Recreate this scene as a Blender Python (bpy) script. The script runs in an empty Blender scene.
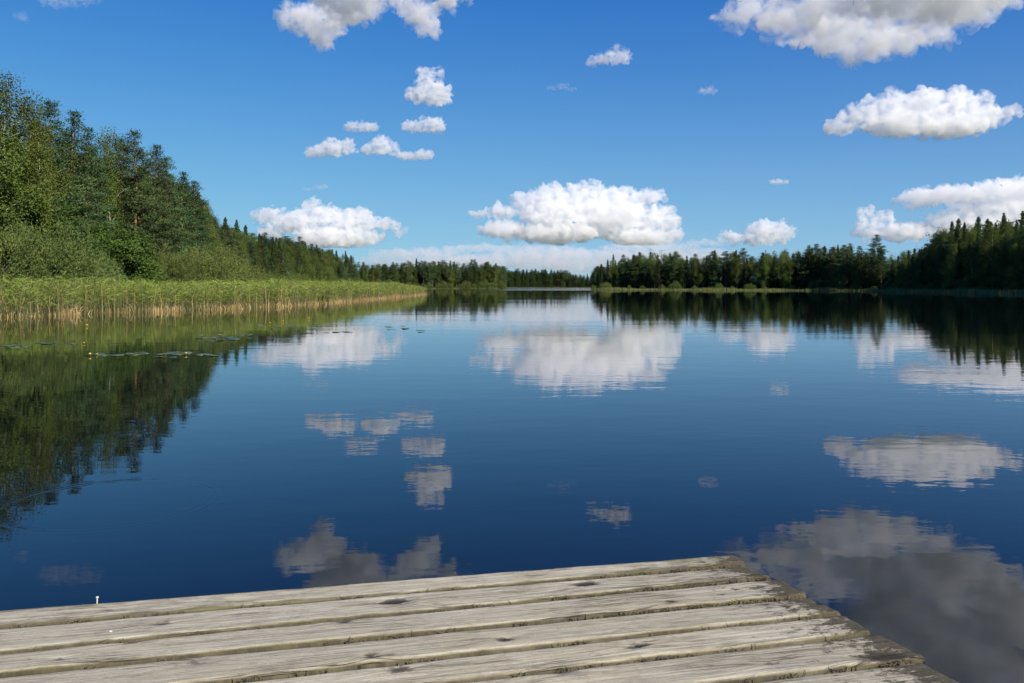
import bpy, bmesh, math, random
import numpy as np
from mathutils import Vector, Matrix, noise, Euler

sc = bpy.context.scene
COL = sc.collection
rng = np.random.default_rng(7)
random.seed(7)
W, H = 1024, 683
F = 850.0            # focal length in pixels
HY = 286.0           # row of the horizon
EYE = 1.6            # eye height over the water

# ------------------------------------------------------------------ helpers
def tag(o, label=None, cat=None, group=None, kind=None):
    if label: o['label'] = label
    if cat: o['category'] = cat
    if group: o['group'] = group
    if kind: o['kind'] = kind
    return o

def link_mesh(name, me, mats=(), parent=None):
    o = bpy.data.objects.new(name, me)
    COL.objects.link(o)
    if parent is not None: o.parent = parent
    for m in mats:
        if m.name not in [x.name for x in me.materials if x]: me.materials.append(m)
    return o

def empty(name, loc, rz=0.0, scale=(1, 1, 1)):
    o = bpy.data.objects.new(name, None)
    COL.objects.link(o)
    o.location = loc; o.rotation_euler = (0, 0, rz); o.scale = scale
    o.empty_display_size = 0.5
    return o

def np_mesh(name, V, faces_quads=None, faces_tris=None, matidx=None, smooth=False):
    """mesh from numpy vertex array and quad / tri index arrays"""
    me = bpy.data.meshes.new(name)
    V = np.asarray(V, dtype=np.float32)
    q = np.zeros((0, 4), np.int32) if faces_quads is None else np.asarray(faces_quads, np.int32)
    t = np.zeros((0, 3), np.int32) if faces_tris is None else np.asarray(faces_tris, np.int32)
    me.vertices.add(len(V)); me.vertices.foreach_set('co', V.ravel())
    nl = q.size + t.size
    me.loops.add(nl)
    me.loops.foreach_set('vertex_index', np.concatenate([q.ravel(), t.ravel()]).astype(np.int32))
    npoly = len(q) + len(t)
    me.polygons.add(npoly)
    starts = np.concatenate([np.arange(len(q)) * 4, q.size + np.arange(len(t)) * 3]).astype(np.int32)
    me.polygons.foreach_set('loop_start', starts)
    if matidx is not None: me.polygons.foreach_set('material_index', np.asarray(matidx, np.int32))
    me.polygons.foreach_set('use_smooth', np.full(npoly, smooth))
    me.update(calc_edges=True)
    me.validate()
    return me

def px_dir(px, py):
    return Vector(((px - 512) / F, 1.0, (HY - py) / F))

def px_at(px, py, depth):
    """world point seen at that pixel at a depth along the view axis"""
    d = px_dir(px, py)
    return Vector((d.x * depth, depth, EYE + d.z * depth))

def px_water(px, py):
    depth = EYE * F / (py - HY)
    return Vector(((px - 512) / F * depth, depth, 0.0))

# ------------------------------------------------------------------ node helpers
def new_mat(name):
    m = bpy.data.materials.new(name); m.use_nodes = True
    nt = m.node_tree; nt.nodes.clear()
    out = nt.nodes.new('ShaderNodeOutputMaterial')
    return m, nt, out

class NT:
    def __init__(s, nt): s.nt = nt
    def n(s, t, **kw):
        nd = s.nt.nodes.new(t)
        for k, v in kw.items(): setattr(nd, k, v)
        return nd
    def l(s, a, b): s.nt.links.new(a, b)
    def val(s, sock, v):
        if isinstance(v, bpy.types.NodeSocket): s.l(v, sock)
        else: sock.default_value = v
    def math(s, op, a, b=0.0, c=None, clamp=False):
        nd = s.n('ShaderNodeMath', operation=op, use_clamp=clamp)
        s.val(nd.inputs[0], a); s.val(nd.inputs[1], b)
        if c is not None: s.val(nd.inputs[2], c)
        return nd.outputs[0]
    def noise(s, vec, scale, detail=4.0, rough=0.5, dist=0.0, out='Fac'):
        nd = s.n('ShaderNodeTexNoise')
        if vec is not None: s.l(vec, nd.inputs['Vector'])
        s.val(nd.inputs['Scale'], scale); nd.inputs['Detail'].default_value = detail
        nd.inputs['Roughness'].default_value = rough; nd.inputs['Distortion'].default_value = dist
        return nd.outputs[out]
    def mapping(s, vec, loc=(0, 0, 0), rot=(0, 0, 0), scale=(1, 1, 1)):
        nd = s.n('ShaderNodeMapping')
        s.l(vec, nd.inputs['Vector'])
        nd.inputs['Location'].default_value = loc; nd.inputs['Rotation'].default_value = rot; nd.inputs['Scale'].default_value = scale
        return nd.outputs[0]
    def ramp(s, fac, stops, interp='LINEAR'):
        nd = s.n('ShaderNodeValToRGB'); cr = nd.color_ramp; cr.interpolation = interp
        while len(cr.elements) > 1: cr.elements.remove(cr.elements[-1])
        cr.elements[0].position = stops[0][0]; cr.elements[0].color = (*stops[0][1], 1)
        for p, c in stops[1:]:
            e = cr.elements.new(p); e.color = (*c, 1)
        s.val(nd.inputs[0], fac)
        return nd.outputs[0]
    def mix(s, fac, a, b, mode='MIX'):
        nd = s.n('ShaderNodeMix', data_type='RGBA', blend_type=mode)
        s.val(nd.inputs[0], fac)
        for i, v in ((6, a), (7, b)):
            if isinstance(v, bpy.types.NodeSocket): s.l(v, nd.inputs[i])
            else: nd.inputs[i].default_value = (*v, 1)
        return nd.outputs[2]
    def maprange(s, v, a, b, c, d, clamp=True):
        nd = s.n('ShaderNodeMapRange'); nd.clamp = clamp
        s.val(nd.inputs[0], v)
        for i, x in enumerate((a, b, c, d)): nd.inputs[i + 1].default_value = x
        return nd.outputs[0]

# ------------------------------------------------------------------ render, camera, light
sc.render.resolution_x, sc.render.resolution_y = W, H
sc.render.engine = 'CYCLES'
cy = sc.cycles
cy.use_denoising = True
try: cy.denoiser = 'OPENIMAGEDENOISE'
except Exception: pass
cy.max_bounces = 18; cy.diffuse_bounces = 3; cy.glossy_bounces = 3; cy.transmission_bounces = 6
cy.transparent_max_bounces = 8; cy.volume_bounces = 14
cy.sample_clamp_indirect = 10.0
cy.caustics_reflective = False; cy.caustics_refractive = False
vs = sc.view_settings
vs.view_transform = 'Standard'; vs.look = 'None'; vs.exposure = 0.45; vs.gamma = 1.0; vs.use_curve_mapping = False

cam = bpy.data.cameras.new('camera')
cam.sensor_width = 36.0; cam.lens = F / W * 36.0
cam.shift_y = (HY - H / 2) / W
cam.clip_start = 0.05; cam.clip_end = 60000
cam_o = bpy.data.objects.new('camera', cam); COL.objects.link(cam_o)
cam_o.location = (0, 0, EYE); cam_o.rotation_euler = (math.pi / 2, 0, 0)
sc.camera = cam_o

SUN_AZ = math.radians(136)      # clockwise from the view axis (+Y): from the right and a little behind
SUN_EL = math.radians(33)
sd = Vector((math.sin(SUN_AZ) * math.cos(SUN_EL), math.cos(SUN_AZ) * math.cos(SUN_EL), math.sin(SUN_EL)))
sun = bpy.data.lights.new('sun', 'SUN'); sun.energy = 5.0; sun.angle = math.radians(0.53); sun.color = (1.0, 0.91, 0.77)
sun_o = bpy.data.objects.new('sun', sun); COL.objects.link(sun_o)
sun_o.rotation_euler = sd.to_track_quat('Z', 'Y').to_euler(); sun_o.location = (60, -30, 60)

world = bpy.data.worlds.new('World'); sc.world = world; world.use_nodes = True
wt = NT(world.node_tree); world.node_tree.nodes.clear()
sky = wt.n('ShaderNodeTexSky', sky_type='NISHITA', sun_disc=False, sun_elevation=SUN_EL, sun_rotation=SUN_AZ,
           altitude=3000.0, air_density=0.7, dust_density=0.0, ozone_density=8.0)
bg = wt.n('ShaderNodeBackground'); bg.inputs['Strength'].default_value = 0.13
hs = wt.n('ShaderNodeHueSaturation'); hs.inputs['Saturation'].default_value = 1.15
wt.l(sky.outputs[0], hs.inputs['Color'])
sx_ = wt.n('ShaderNodeSeparateColor'); wt.l(hs.outputs[0], sx_.inputs[0])
cx_ = wt.n('ShaderNodeCombineColor')
for i_, (pw, gain) in enumerate(((0.95, 0.95), (0.85, 1.08), (0.38, 2.08))):      # colour response of the camera
    wt.l(wt.math('MULTIPLY', wt.math('POWER', sx_.outputs[i_], pw), gain), cx_.inputs[i_])
gx_ = wt.n('ShaderNodeTexCoord'); ex_ = wt.n('ShaderNodeSeparateXYZ'); wt.l(gx_.outputs['Generated'], ex_.inputs[0])
el_ = wt.math('POWER', wt.math('MULTIPLY', wt.math('MAXIMUM', ex_.outputs[2], 0.0), 1 / 0.175), 1.5)
hz_ = wt.math('MULTIPLY', wt.math('EXPONENT', wt.math('MULTIPLY', el_, -1.0)), 0.74)          # pale air low over the horizon
mx_ = wt.mix(hz_, cx_.outputs[0], (1.75, 2.75, 3.95))
wt.l(mx_, bg.inputs['Color'])
wo = wt.n('ShaderNodeOutputWorld'); wt.l(bg.outputs[0], wo.inputs['Surface'])
CLOUDS = True
# ------------------------------------------------------------------ lake
def make_water():
    m, nt, out = new_mat('lake_water'); t = NT(nt)
    geo = t.n('ShaderNodeNewGeometry'); P = geo.outputs['Position']
    p = t.n('ShaderNodeBsdfPrincipled')
    p.inputs['Base Color'].default_value = (0.003, 0.0045, 0.006, 1)
    p.inputs['Roughness'].default_value = 0.0
    p.inputs['IOR'].default_value = 1.333
    p.inputs['Specular Tint'].default_value = (0.74, 0.91, 1.0, 1)  # bluish tint put into the reflections, standing in for higher sky caught by ripples
    # long low ripples running across the view, a few smaller ones, and broad calm / ruffled bands
    w1 = t.noise(t.mapping(P, rot=(0, 0, 0.18), scale=(0.75, 1.5, 1)), 1.0, 2.0, 0.5)
    w2 = t.noise(t.mapping(P, rot=(0, 0, -0.35), scale=(3.0, 5.6, 1)), 1.0, 2.0, 0.5)
    w4 = t.noise(t.mapping(P, rot=(0, 0, 0.5), scale=(9.0, 15.0, 1)), 1.0, 2.0, 0.5)
    w3 = t.noise(t.mapping(P, scale=(0.12, 0.4, 1)), 1.0, 1.0, 0.5)
    band = t.maprange(t.noise(t.mapping(P, scale=(0.012, 0.05, 1)), 1.0, 3.0, 0.55), 0.38, 0.66, 0.35, 1.0)
    h = t.math('ADD', t.math('MULTIPLY', w1, 0.0036), t.math('ADD', t.math('MULTIPLY', w2, 0.0013), t.math('MULTIPLY', w4, 0.00028)))
    h = t.math('ADD', h, t.math('MULTIPLY', w3, 0.005))
    h = t.math('MULTIPLY', h, band)
    sep = t.n('ShaderNodeSeparateXYZ'); t.l(P, sep.inputs[0])
    far = t.math('MULTIPLY', t.maprange(sep.outputs[1], 285, 335, 0, 1), t.maprange(sep.outputs[0], -40, 0, 0.3, 1))
    h = t.math('ADD', h, t.math('MULTIPLY', t.math('MULTIPLY', t.noise(t.mapping(P, scale=(0.5, 0.9, 1)), 1.0, 2.0), far), 0.10))   # breeze off the far shore
    # rings spreading from one spot
    c = px_water(112, 502)
    dx = t.math('SUBTRACT', sep.outputs[0], c.x); dy = t.math('SUBTRACT', sep.outputs[1], c.y)
    r = t.math('SQRT', t.math('ADD', t.math('MULTIPLY', dx, dx), t.math('MULTIPLY', dy, dy)))
    wave = t.math('SINE', t.math('MULTIPLY', r, 95.0))
    env = t.math('SUBTRACT', 1.0, t.math('MULTIPLY', t.math('ABSOLUTE', t.math('SUBTRACT', r, 0.74)), 6.5), clamp=True)
    env = t.math('MULTIPLY', env, env)
    h = t.math('ADD', h, t.math('MULTIPLY', t.math('MULTIPLY', wave, env), 0.00020))
    b = t.n('ShaderNodeBump'); b.inputs['Strength'].default_value = 1.0; b.inputs['Distance'].default_value = 1.0
    t.l(h, b.inputs['Height']); t.l(b.outputs[0], p.inputs['Normal'])
    t.l(p.outputs[0], out.inputs['Surface'])
    # sheet, finer near the dock
    xs = np.array([-30000, -3000, -400, -60, 0, 60, 400, 3000, 30000.]); ys = np.array([-4000, -200, -20, 0, 20, 100, 500, 3000, 40000.])
    V = [(x, y, 0) for y in ys for x in xs]; n = len(xs)
    Q = [(j*n+i, j*n+i+1, (j+1)*n+i+1, (j+1)*n+i) for j in range(len(ys)-1) for i in range(n-1)]
    o = link_mesh('lake_water', np_mesh('lake_water', V, Q), [m]); tag(o, kind='structure', label='calm dark blue lake mirroring the sky and forest')
make_water()
# ------------------------------------------------------------------ clouds: bodies of scattering vapour some kilometres off
def cloud_mat(name, mfp, k, seed, size, cover, soft):
    """white vapour, thinned by turbulence: K metres per picture unit, MFP the free path of light in those units"""
    m, nt, out = new_mat(name); t = NT(nt)
    v = t.n('ShaderNodeVolumeScatter')
    v.inputs['Color'].default_value = (0.974, 0.975, 0.978, 1)
    v.inputs['Anisotropy'].default_value = 0.1
    tc = t.n('ShaderNodeTexCoord')
    vec = t.mapping(tc.outputs['Object'], loc=(seed * 3.7, seed * 1.3, seed * 5.1), scale=(1 / k, 1 / k, 1.25 / k))
    f = t.noise(vec, 1.0 / size, 6.0, 0.66, 0.5)
    d = t.maprange(f, cover, cover + soft, 0.0, 1.0)
    t.val(v.inputs['Density'], t.math('MULTIPLY', d, 1.0 / (mfp * k * 0.8)))
    t.l(v.outputs[0], out.inputs['Volume'])
    m.cycles.volume_step_rate = STEP
    return m

STEP = 1.0
def cloud(label, puffs, dist, mfp=5.0, depth=0.75, base=None, rough=1.0, seed=0, squash=0.25, vox=1.6, cat='cloud', name='cumulus_cloud', fill=1.0, cover=0.405, wisp=0.40, soft=0.26, flat=None, thick=0.45):
    """puffs: (px, py, rx, ry) lobes as seen from the dock, given real size at DIST metres; base: row of the flat underside"""
    rnd = random.Random(seed)
    k = dist / F
    cx = sum(p[0] for p in puffs) / len(puffs); cyy = sum(p[1] for p in puffs) / len(puffs)
    bm = bmesh.new()
    for (x, y, rx, ry) in puffs:
        n = max(1, int(fill * (rx * ry) ** 0.5 / 5))
        sub = [(x, y, rx * 0.9, ry * 0.9, 0.0)]
        for i in range(n * 3):
            a = rnd.uniform(0, 2 * math.pi); q = rnd.uniform(0.45, 0.95)
            s = rnd.uniform(0.28, 0.5)
            sub.append((x + math.cos(a) * rx * q * 0.8, y - math.sin(a) * ry * q * 0.8, min(rx, ry * 1.5) * s, ry * s, rnd.uniform(-1, 1)))
        for (sx, sy, srx, sry, o) in sub:
            r = bmesh.ops.create_icosphere(bm, subdivisions=2, radius=1.0)
            dd = max(srx, sry) * depth
            if flat:                                    # a layer seen from below: it comes nearer overhead
                D = flat * F / (HY - sy)
                c = Vector(((sx - 512) / F * D, D, EYE + flat + rnd.uniform(-.15, .25) * ry * D / F * thick)) - px_at(cx, cyy, dist)
                ra = Vector((srx * D / F, sry * D / (HY - sy), min(srx, sry * 1.6) * D / F * thick * (1.0 if y > -15 else 1.9)))
                for v in r['verts']: v.co = Vector((c.x + v.co.x * ra.x, c.y + v.co.y * ra.y, c.z + v.co.z * ra.z)) / k
                continue
            for v in r['verts']:
                v.co = Vector(((sx - cx) + v.co.x * srx, o * rx * 0.5 * depth + v.co.y * dd, -(sy - cyy) + v.co.z * sry))
    me = bpy.data.meshes.new('tmp'); bm.to_mesh(me); bm.free()
    o = bpy.data.objects.new('tmp', me); COL.objects.link(o)
    mod = o.modifiers.new('r', 'REMESH'); mod.mode = 'VOXEL'; mod.voxel_size = vox
    dg = bpy.context.evaluated_depsgraph_get()
    me2 = bpy.data.meshes.new_from_object(o.evaluated_get(dg))
    bpy.data.objects.remove(o)
    nv = len(me2.vertices)
    N = np.empty(nv * 3, np.float32); C = np.empty(nv * 3, np.float32)
    me2.vertices.foreach_get('co', C); me2.vertices.foreach_get('normal', N)
    C = C.reshape(-1, 3); N = N.reshape(-1, 3)
    off = Vector((seed * 13.1, seed * 7.7, seed * 3.3))
    D = np.zeros(nv, np.float32)
    size = np.median([(p[2] * p[3]) ** 0.5 for p in puffs])
    s1 = 1.0 / (size * 0.55 + 1.5); a1 = size * 0.30 * rough
    for i in range(nv):
        p = Vector(C[i])
        q = p * s1 + off
        w = noise.noise_vector(q * 0.7) * 0.6
        b = 0.0; amp = 1.0; f = 1.0
        for _ in range(4):
            b += amp * (abs(noise.noise((q + w) * f)) * 2 - 0.42); f *= 2.05; amp *= 0.55
        D[i] = b * a1
    C = C + N * D[:, None]
    if base is not None:
        zb = -(base - cyy)
        below = C[:, 2] < zb
        C[below, 2] = zb + (C[below, 2] - zb) * squash
    C *= k
    me2.vertices.foreach_set('co', C.ravel()); me2.update()
    for m_ in list(me2.materials): pass
    me2.materials.clear()
    me2.name = name
    ob = link_mesh(name, me2, [cloud_mat('cloud_vapour', mfp, k, seed, size * wisp + 2, cover, soft)])
    ob.location = px_at(cx, cyy, dist)
    tag(ob, label, cat)
    return ob

if CLOUDS:
    G = None
    cloud('bright cumulus cloud with a small horn on top above two thin cloudlets', [(418, 95, 15, 10), (436, 94, 18, 12), (427, 83, 13, 12), (424, 73, 9, 7), (441, 74, 4, 7)], 4200, seed=1, mfp=4, base=108, vox=0.8)
    cloud('thin oblong cloudlet just below the horned cloud', [(411, 126, 12, 7), (422, 127, 12, 6), (433, 125, 14, 9)], 5000, seed=2, mfp=4, base=134, vox=0.7)
    cloud('small flat cloudlet above the row of three cloudlets', [(352, 127, 9, 6), (361, 127, 10, 6), (371, 127, 10, 6)], 5000, seed=3, mfp=4, base=132, vox=0.7)
    cloud('pointed cloudlet leftmost in the row of three low cloudlets', [(318, 152, 16, 6), (332, 148, 15, 10), (346, 147, 12, 9)], 6000, seed=4, mfp=4, base=158, vox=0.7)
    cloud('round topped cloudlet in the middle of the row of three', [(371, 149, 11, 7), (382, 146, 13, 11), (392, 149, 9, 7)], 6000, seed=5, mfp=4, base=155, vox=0.7)
    cloud('thin flat cloudlet rightmost in the row of three low cloudlets', [(405, 156, 11, 5), (414, 156, 11, 5), (423, 155, 13, 6)], 6000, seed=6, mfp=4, base=160, vox=0.7)
    cloud('white heaped cumulus low over the left forest', [(268, 216, 18, 9), (310, 215, 18, 14), (300, 222, 28, 12), (336, 220, 22, 14), (355, 224, 22, 18), (330, 238, 42, 12), (385, 224, 16, 7), (400, 231, 7, 6), (272, 232, 18, 8), (365, 238, 22, 9)], 9000, seed=7, mfp=4, base=247, vox=1.0)
    cloud('largest white cumulus with dark left base over the gap in the forest', [(480, 214, 14, 5), (505, 212, 20, 8), (528, 202, 22, 11), (552, 197, 26, 13), (585, 195, 26, 13), (615, 197, 24, 12), (645, 197, 24, 7), (560, 215, 46, 19), (610, 215, 46, 19), (655, 219, 26, 14), (505, 230, 30, 10), (560, 233, 60, 10), (640, 237, 40, 10), (668, 232, 15, 11)], 9000, seed=8, mfp=4.5, base=244, vox=1.3)
    cloud('round white cumulus low over the middle of the right forest', [(765, 232, 20, 14), (780, 232, 15, 13), (756, 236, 16, 11), (735, 238, 12, 7), (722, 238, 7, 5)], 9500, seed=9, mfp=4, base=249, vox=0.8)
    cloud('long bright cumulus hanging alone high on the right', [(838, 126, 18, 10), (862, 116, 22, 16), (890, 108, 24, 18), (928, 104, 30, 18), (962, 108, 26, 20), (985, 116, 22, 14), (1003, 112, 14, 6), (900, 124, 40, 14), (950, 126, 45, 13), (1016, 110, 8, 8)], 4200, seed=10, mfp=5, base=138, vox=1.3, rough=0.75)
    cloud('long layered cumulus bank behind the dark right forest', [(955, 195, 60, 8), (1010, 190, 50, 10), (1060, 200, 60, 22), (915, 200, 22, 6), (1000, 210, 36, 16), (960, 214, 20, 12), (945, 224, 26, 12), (985, 228, 40, 14), (1030, 220, 40, 22), (868, 216, 10, 10), (885, 220, 12, 12), (872, 230, 18, 10), (905, 232, 30, 10)], 8500, seed=11, mfp=5, base=243, vox=1.4)
    cloud('broad grey bellied cloud reaching out of the picture top right', [(728, 14, 22, 9), (765, 8, 40, 18), (800, 22, 40, 20), (840, 34, 40, 20), (880, 40, 44, 18), (925, 24, 46, 20), (965, 14, 40, 14), (850, 0, 90, 24), (940, -25, 90, 34), (1010, -70, 100, 40), (900, -80, 110, 40), (1060, -140, 110, 44), (960, -130, 90, 36)], 2900, seed=12, mfp=9, rough=1.15, vox=2.4, wisp=0.8, cover=.425, soft=.25, flat=760)
    cloud('grey ragged cloud at the picture top left of centre', [(298, 20, 18, 12), (322, 24, 24, 14), (320, 38, 14, 8), (350, 6, 34, 14), (380, -4, 28, 10), (425, 20, 17, 15), (412, 6, 14, 11), (445, -4, 24, 9), (340, -20, 40, 16), (380, -34, 40, 14)], 2800, seed=13, mfp=7, rough=1.5, vox=1.4, cover=.42, soft=.25, wisp=.8, flat=760, thick=.75)
    cloud('small flattened cloudlet alone above the right of the big cumulus', [(600, 60, 15, 5), (618, 57, 16, 8)], 4400, seed=14, mfp=7, base=66, vox=0.7, rough=1.3)
    cloud('tiny flat cloudlet alone above the round low cumulus', [(776, 182, 8, 3.0), (784, 182, 6, 2.6)], 7000, seed=15, mfp=4, vox=0.4)
    cloud('faint cloud wisp between the two high right clouds', [(706, 91, 9, 3.5), (713, 91, 6, 4)], 4200, seed=16, mfp=12, vox=0.5, rough=1.3)
    cloud('faint ragged wisp at the top centre of the sky', [(552, 88, 7, 2), (563, 86, 8, 3), (572, 89, 6, 2)], 4200, seed=18, mfp=16, vox=0.5, rough=1.4, cover=.43)
    cloud('faint grey wisp over the white heaped cumulus near the left forest', [(309, 189, 6, 2), (321, 187, 9, 3)], 6000, seed=19, mfp=12, vox=0.5, rough=1.3, cover=.43)
    cloud('thin torn wisp at the top left corner of the sky', [(60, 0, 26, 5), (85, -3, 20, 6), (20, 18, 8, 4)], 3000, seed=20, mfp=30, vox=1.0, rough=1.4, cover=.43)
    cloud('flat low cloud sheet on the horizon over the gap', [(470, 262, 90, 8), (560, 264, 80, 8), (620, 258, 80, 10), (420, 254, 60, 6), (690, 256, 60, 9), (540, 251, 60, 6), (585, 270, 40, 6), (390, 262, 40, 7), (480, 248, 46, 4), (650, 247, 60, 5), (705, 243, 30, 3), (560, 256, 90, 7)], 11000, seed=17, mfp=17, vox=1.3, cat='cloud', name='stratus_cloud', depth=0.5, rough=0.5)
# ------------------------------------------------------------------ ground
LAKE = np.array([(-70, -160), (-50, 0), (-40, 48), (-36, 75), (-37, 110), (-38, 150), (-45, 190), (-60, 230), (-75, 300), (-80, 400),
                 (-78, 462), (-55, 484), (-30, 494), (-5, 500), (0, 560), (-30, 700), (-25, 890), (40, 903), (120, 900), (125, 700), (60, 520),
                 (35, 352), (77, 322), (108, 292), (116, 268), (112, 235), (109, 180), (113, 110), (122, 0), (130, -160)], float)

def shore_distance(P):
    """metres from the shoreline, positive on land"""
    A = LAKE; B = np.roll(LAKE, -1, axis=0)
    d = np.full(len(P), 1e9); inside = np.zeros(len(P), bool)
    for a, b in zip(A, B):
        ab = b - a; t = np.clip(((P - a) @ ab) / (ab @ ab), 0, 1)
        d = np.minimum(d, np.hypot(*(P - a - t[:, None] * ab).T))
        c = (a[1] > P[:, 1]) != (b[1] > P[:, 1])
        with np.errstate(divide='ignore', invalid='ignore'):
            xx = (b[0] - a[0]) * (P[:, 1] - a[1]) / (b[1] - a[1]) + a[0]
        inside ^= c & (P[:, 0] < xx)
    return np.where(inside, -d, d)

def ground_z(P):
    d = shore_distance(P)
    return np.where(d < 0, np.maximum(d * 0.12, -3.0), np.minimum(0.06 * d, 0.5) + np.clip(d - 8, 0, 400) * 0.012) - 0.05

def make_ground():
    out = [200, 400, 900, 2500, 8000, 30000]
    xs = np.concatenate([-180 - np.array(out[::-1], float), np.arange(-180, 221, 5.0), 220 + np.array(out, float)])
    ys = np.concatenate([-160 - np.array(out[::-1][2:], float), np.arange(-160, 1101, 6.0), 1100 + np.array(out, float)])
    X, Y = np.meshgrid(xs, ys); P = np.stack([X.ravel(), Y.ravel()], 1)
    z = ground_z(P); z += rng.normal(0, 0.05, len(z))
    n = len(xs); I = np.arange(len(P)).reshape(len(ys), n)
    Q = np.stack([I[:-1, :-1], I[:-1, 1:], I[1:, 1:], I[1:, :-1]], -1).reshape(-1, 4)
    m, nt, o = new_mat('forest_ground'); t = NT(nt)
    p = t.n('ShaderNodeBsdfPrincipled'); p.inputs['Roughness'].default_value = 0.95
    g = t.n('ShaderNodeNewGeometry')
    t.l(t.ramp(t.noise(g.outputs['Position'], 0.8, 5.0, 0.6), [(0.3, (0.035, 0.04, 0.018)), (0.5, (0.055, 0.07, 0.022)), (0.7, (0.09, 0.085, 0.04))]), p.inputs['Base Color'])
    t.l(p.outputs[0], o.inputs['Surface'])
    tag(link_mesh('ground', np_mesh('ground', np.column_stack([P, z]), Q, smooth=True), [m]), kind='structure', label='low mossy ground under the forest round the lake')
make_ground()

# ------------------------------------------------------------------ trees
def leaf_mat(name, col, dark, trans, hue=0.5, scale=0.6, rough=0.55, tvar=0.36):
    m, nt, out = new_mat(name); t = NT(nt)
    oi = t.n('ShaderNodeObjectInfo'); tc = t.n('ShaderNodeTexCoord')
    f = t.noise(tc.outputs['Object'], scale, 3.0, 0.6)
    c = t.ramp(f, [(0.34, dark), (0.62, col)])
    h = t.n('ShaderNodeHueSaturation')
    t.l(c, h.inputs['Color'])
    t.l(t.maprange(oi.outputs['Random'], 0, 1, 0.478, 0.520), h.inputs['Hue'])
    r2 = t.math('FRACT', t.math('MULTIPLY', oi.outputs['Random'], 7.31))
    t.l(t.maprange(r2, 0, 1, 1 - tvar, 1 + tvar), h.inputs['Value'])
    d = t.n('ShaderNodeBsdfPrincipled'); d.inputs['Roughness'].default_value = rough; d.inputs['Specular IOR Level'].default_value = 0.12
    t.l(h.outputs[0], d.inputs['Base Color'])
    tr = t.n('ShaderNodeBsdfTranslucent'); t.l(h.outputs[0], tr.inputs['Color'])
    mx = t.n('ShaderNodeMixShader'); mx.inputs[0].default_value = trans
    t.l(d.outputs[0], mx.inputs[1]); t.l(tr.outputs[0], mx.inputs[2]); t.l(mx.outputs[0], out.inputs['Surface'])
    return m

def bark_mat(name, low, high=None, z0=4.0, z1=8.0, marks=None):
    m, nt, out = new_mat(name); t = NT(nt)
    tc = t.n('ShaderNodeTexCoord')
    c = t.ramp(t.noise(t.mapping(tc.outputs['Object'], scale=(6, 6, 1.5)), 1.0, 4.0, 0.6), [(0.35, tuple(x * 0.55 for x in low)), (0.65, low)])
    if high:
        s = t.n('ShaderNodeSeparateXYZ'); t.l(tc.outputs['Object'], s.inputs[0])
        c = t.mix(t.maprange(s.outputs[2], z0, z1, 0, 1), c, high)
    if marks:
        mk = t.maprange(t.noise(t.mapping(tc.outputs['Object'], scale=(3, 3, 9)), 1.0, 3.0, 0.6), 0.55, 0.62, 0, 1)
        c = t.mix(mk, c, marks)
    p = t.n('ShaderNodeBsdfPrincipled'); p.inputs['Roughness'].default_value = 0.9
    t.l(c, p.inputs['Base Color']); t.l(p.outputs[0], out.inputs['Surface'])
    return m

M_PINE = leaf_mat('pine_needles', (0.080, 0.126, 0.044), (0.036, 0.068, 0.028), 0.15)
M_SPRUCE = leaf_mat('spruce_needles', (0.080, 0.120, 0.034), (0.040, 0.072, 0.022), 0.12)
M_BIRCH = leaf_mat('birch_leaves', (0.140, 0.182, 0.034), (0.074, 0.114, 0.024), 0.32)
M_WILLOW = leaf_mat('willow_leaves', (0.150, 0.196, 0.052), (0.086, 0.126, 0.036), 0.28, tvar=0.15)
M_ALDER = leaf_mat('alder_leaves', (0.080, 0.132, 0.026), (0.046, 0.086, 0.018), 0.28)
B_PINE = bark_mat('pine_bark', (0.13, 0.095, 0.075), (0.30, 0.145, 0.075), 5.0, 8.0)
B_SPRUCE = bark_mat('spruce_bark', (0.12, 0.095, 0.08))
B_BIRCH = bark_mat('birch_bark', (0.50, 0.48, 0.43), marks=(0.05, 0.045, 0.04))
B_SHRUB = bark_mat('shrub_bark', (0.12, 0.10, 0.075))

class Wood:
    """tapered tubes collected into one mesh"""
    def __init__(s): s.V = []; s.Q = []; s.n = 0
    def tube(s, pts, r0, r1, k=6):
        pts = np.asarray(pts, float); n = len(pts)
        d = np.gradient(pts, axis=0); d /= np.linalg.norm(d, axis=1)[:, None] + 1e-9
        ref = np.where(np.abs(d[:, 2:3]) > 0.9, [[1.0, 0, 0]], [[0, 0, 1.0]])
        a = np.cross(d, ref); a /= np.linalg.norm(a, axis=1)[:, None]; b = np.cross(d, a)
        r = np.linspace(r0, r1, n)[:, None, None]
        th = np.linspace(0, 2 * np.pi, k, endpoint=False)
        V = pts[:, None] + r * (a[:, None] * np.cos(th)[None, :, None] + b[:, None] * np.sin(th)[None, :, None])
        I = s.n + np.arange(n * k).reshape(n, k); J = np.roll(I, -1, axis=1)
        s.Q.append(np.stack([I[:-1], J[:-1], J[1:], I[1:]], -1).reshape(-1, 4)); s.V.append(V.reshape(-1, 3)); s.n += n * k
    def mesh(s, name): return np_mesh(name, np.concatenate(s.V), np.concatenate(s.Q), smooth=True)

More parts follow.
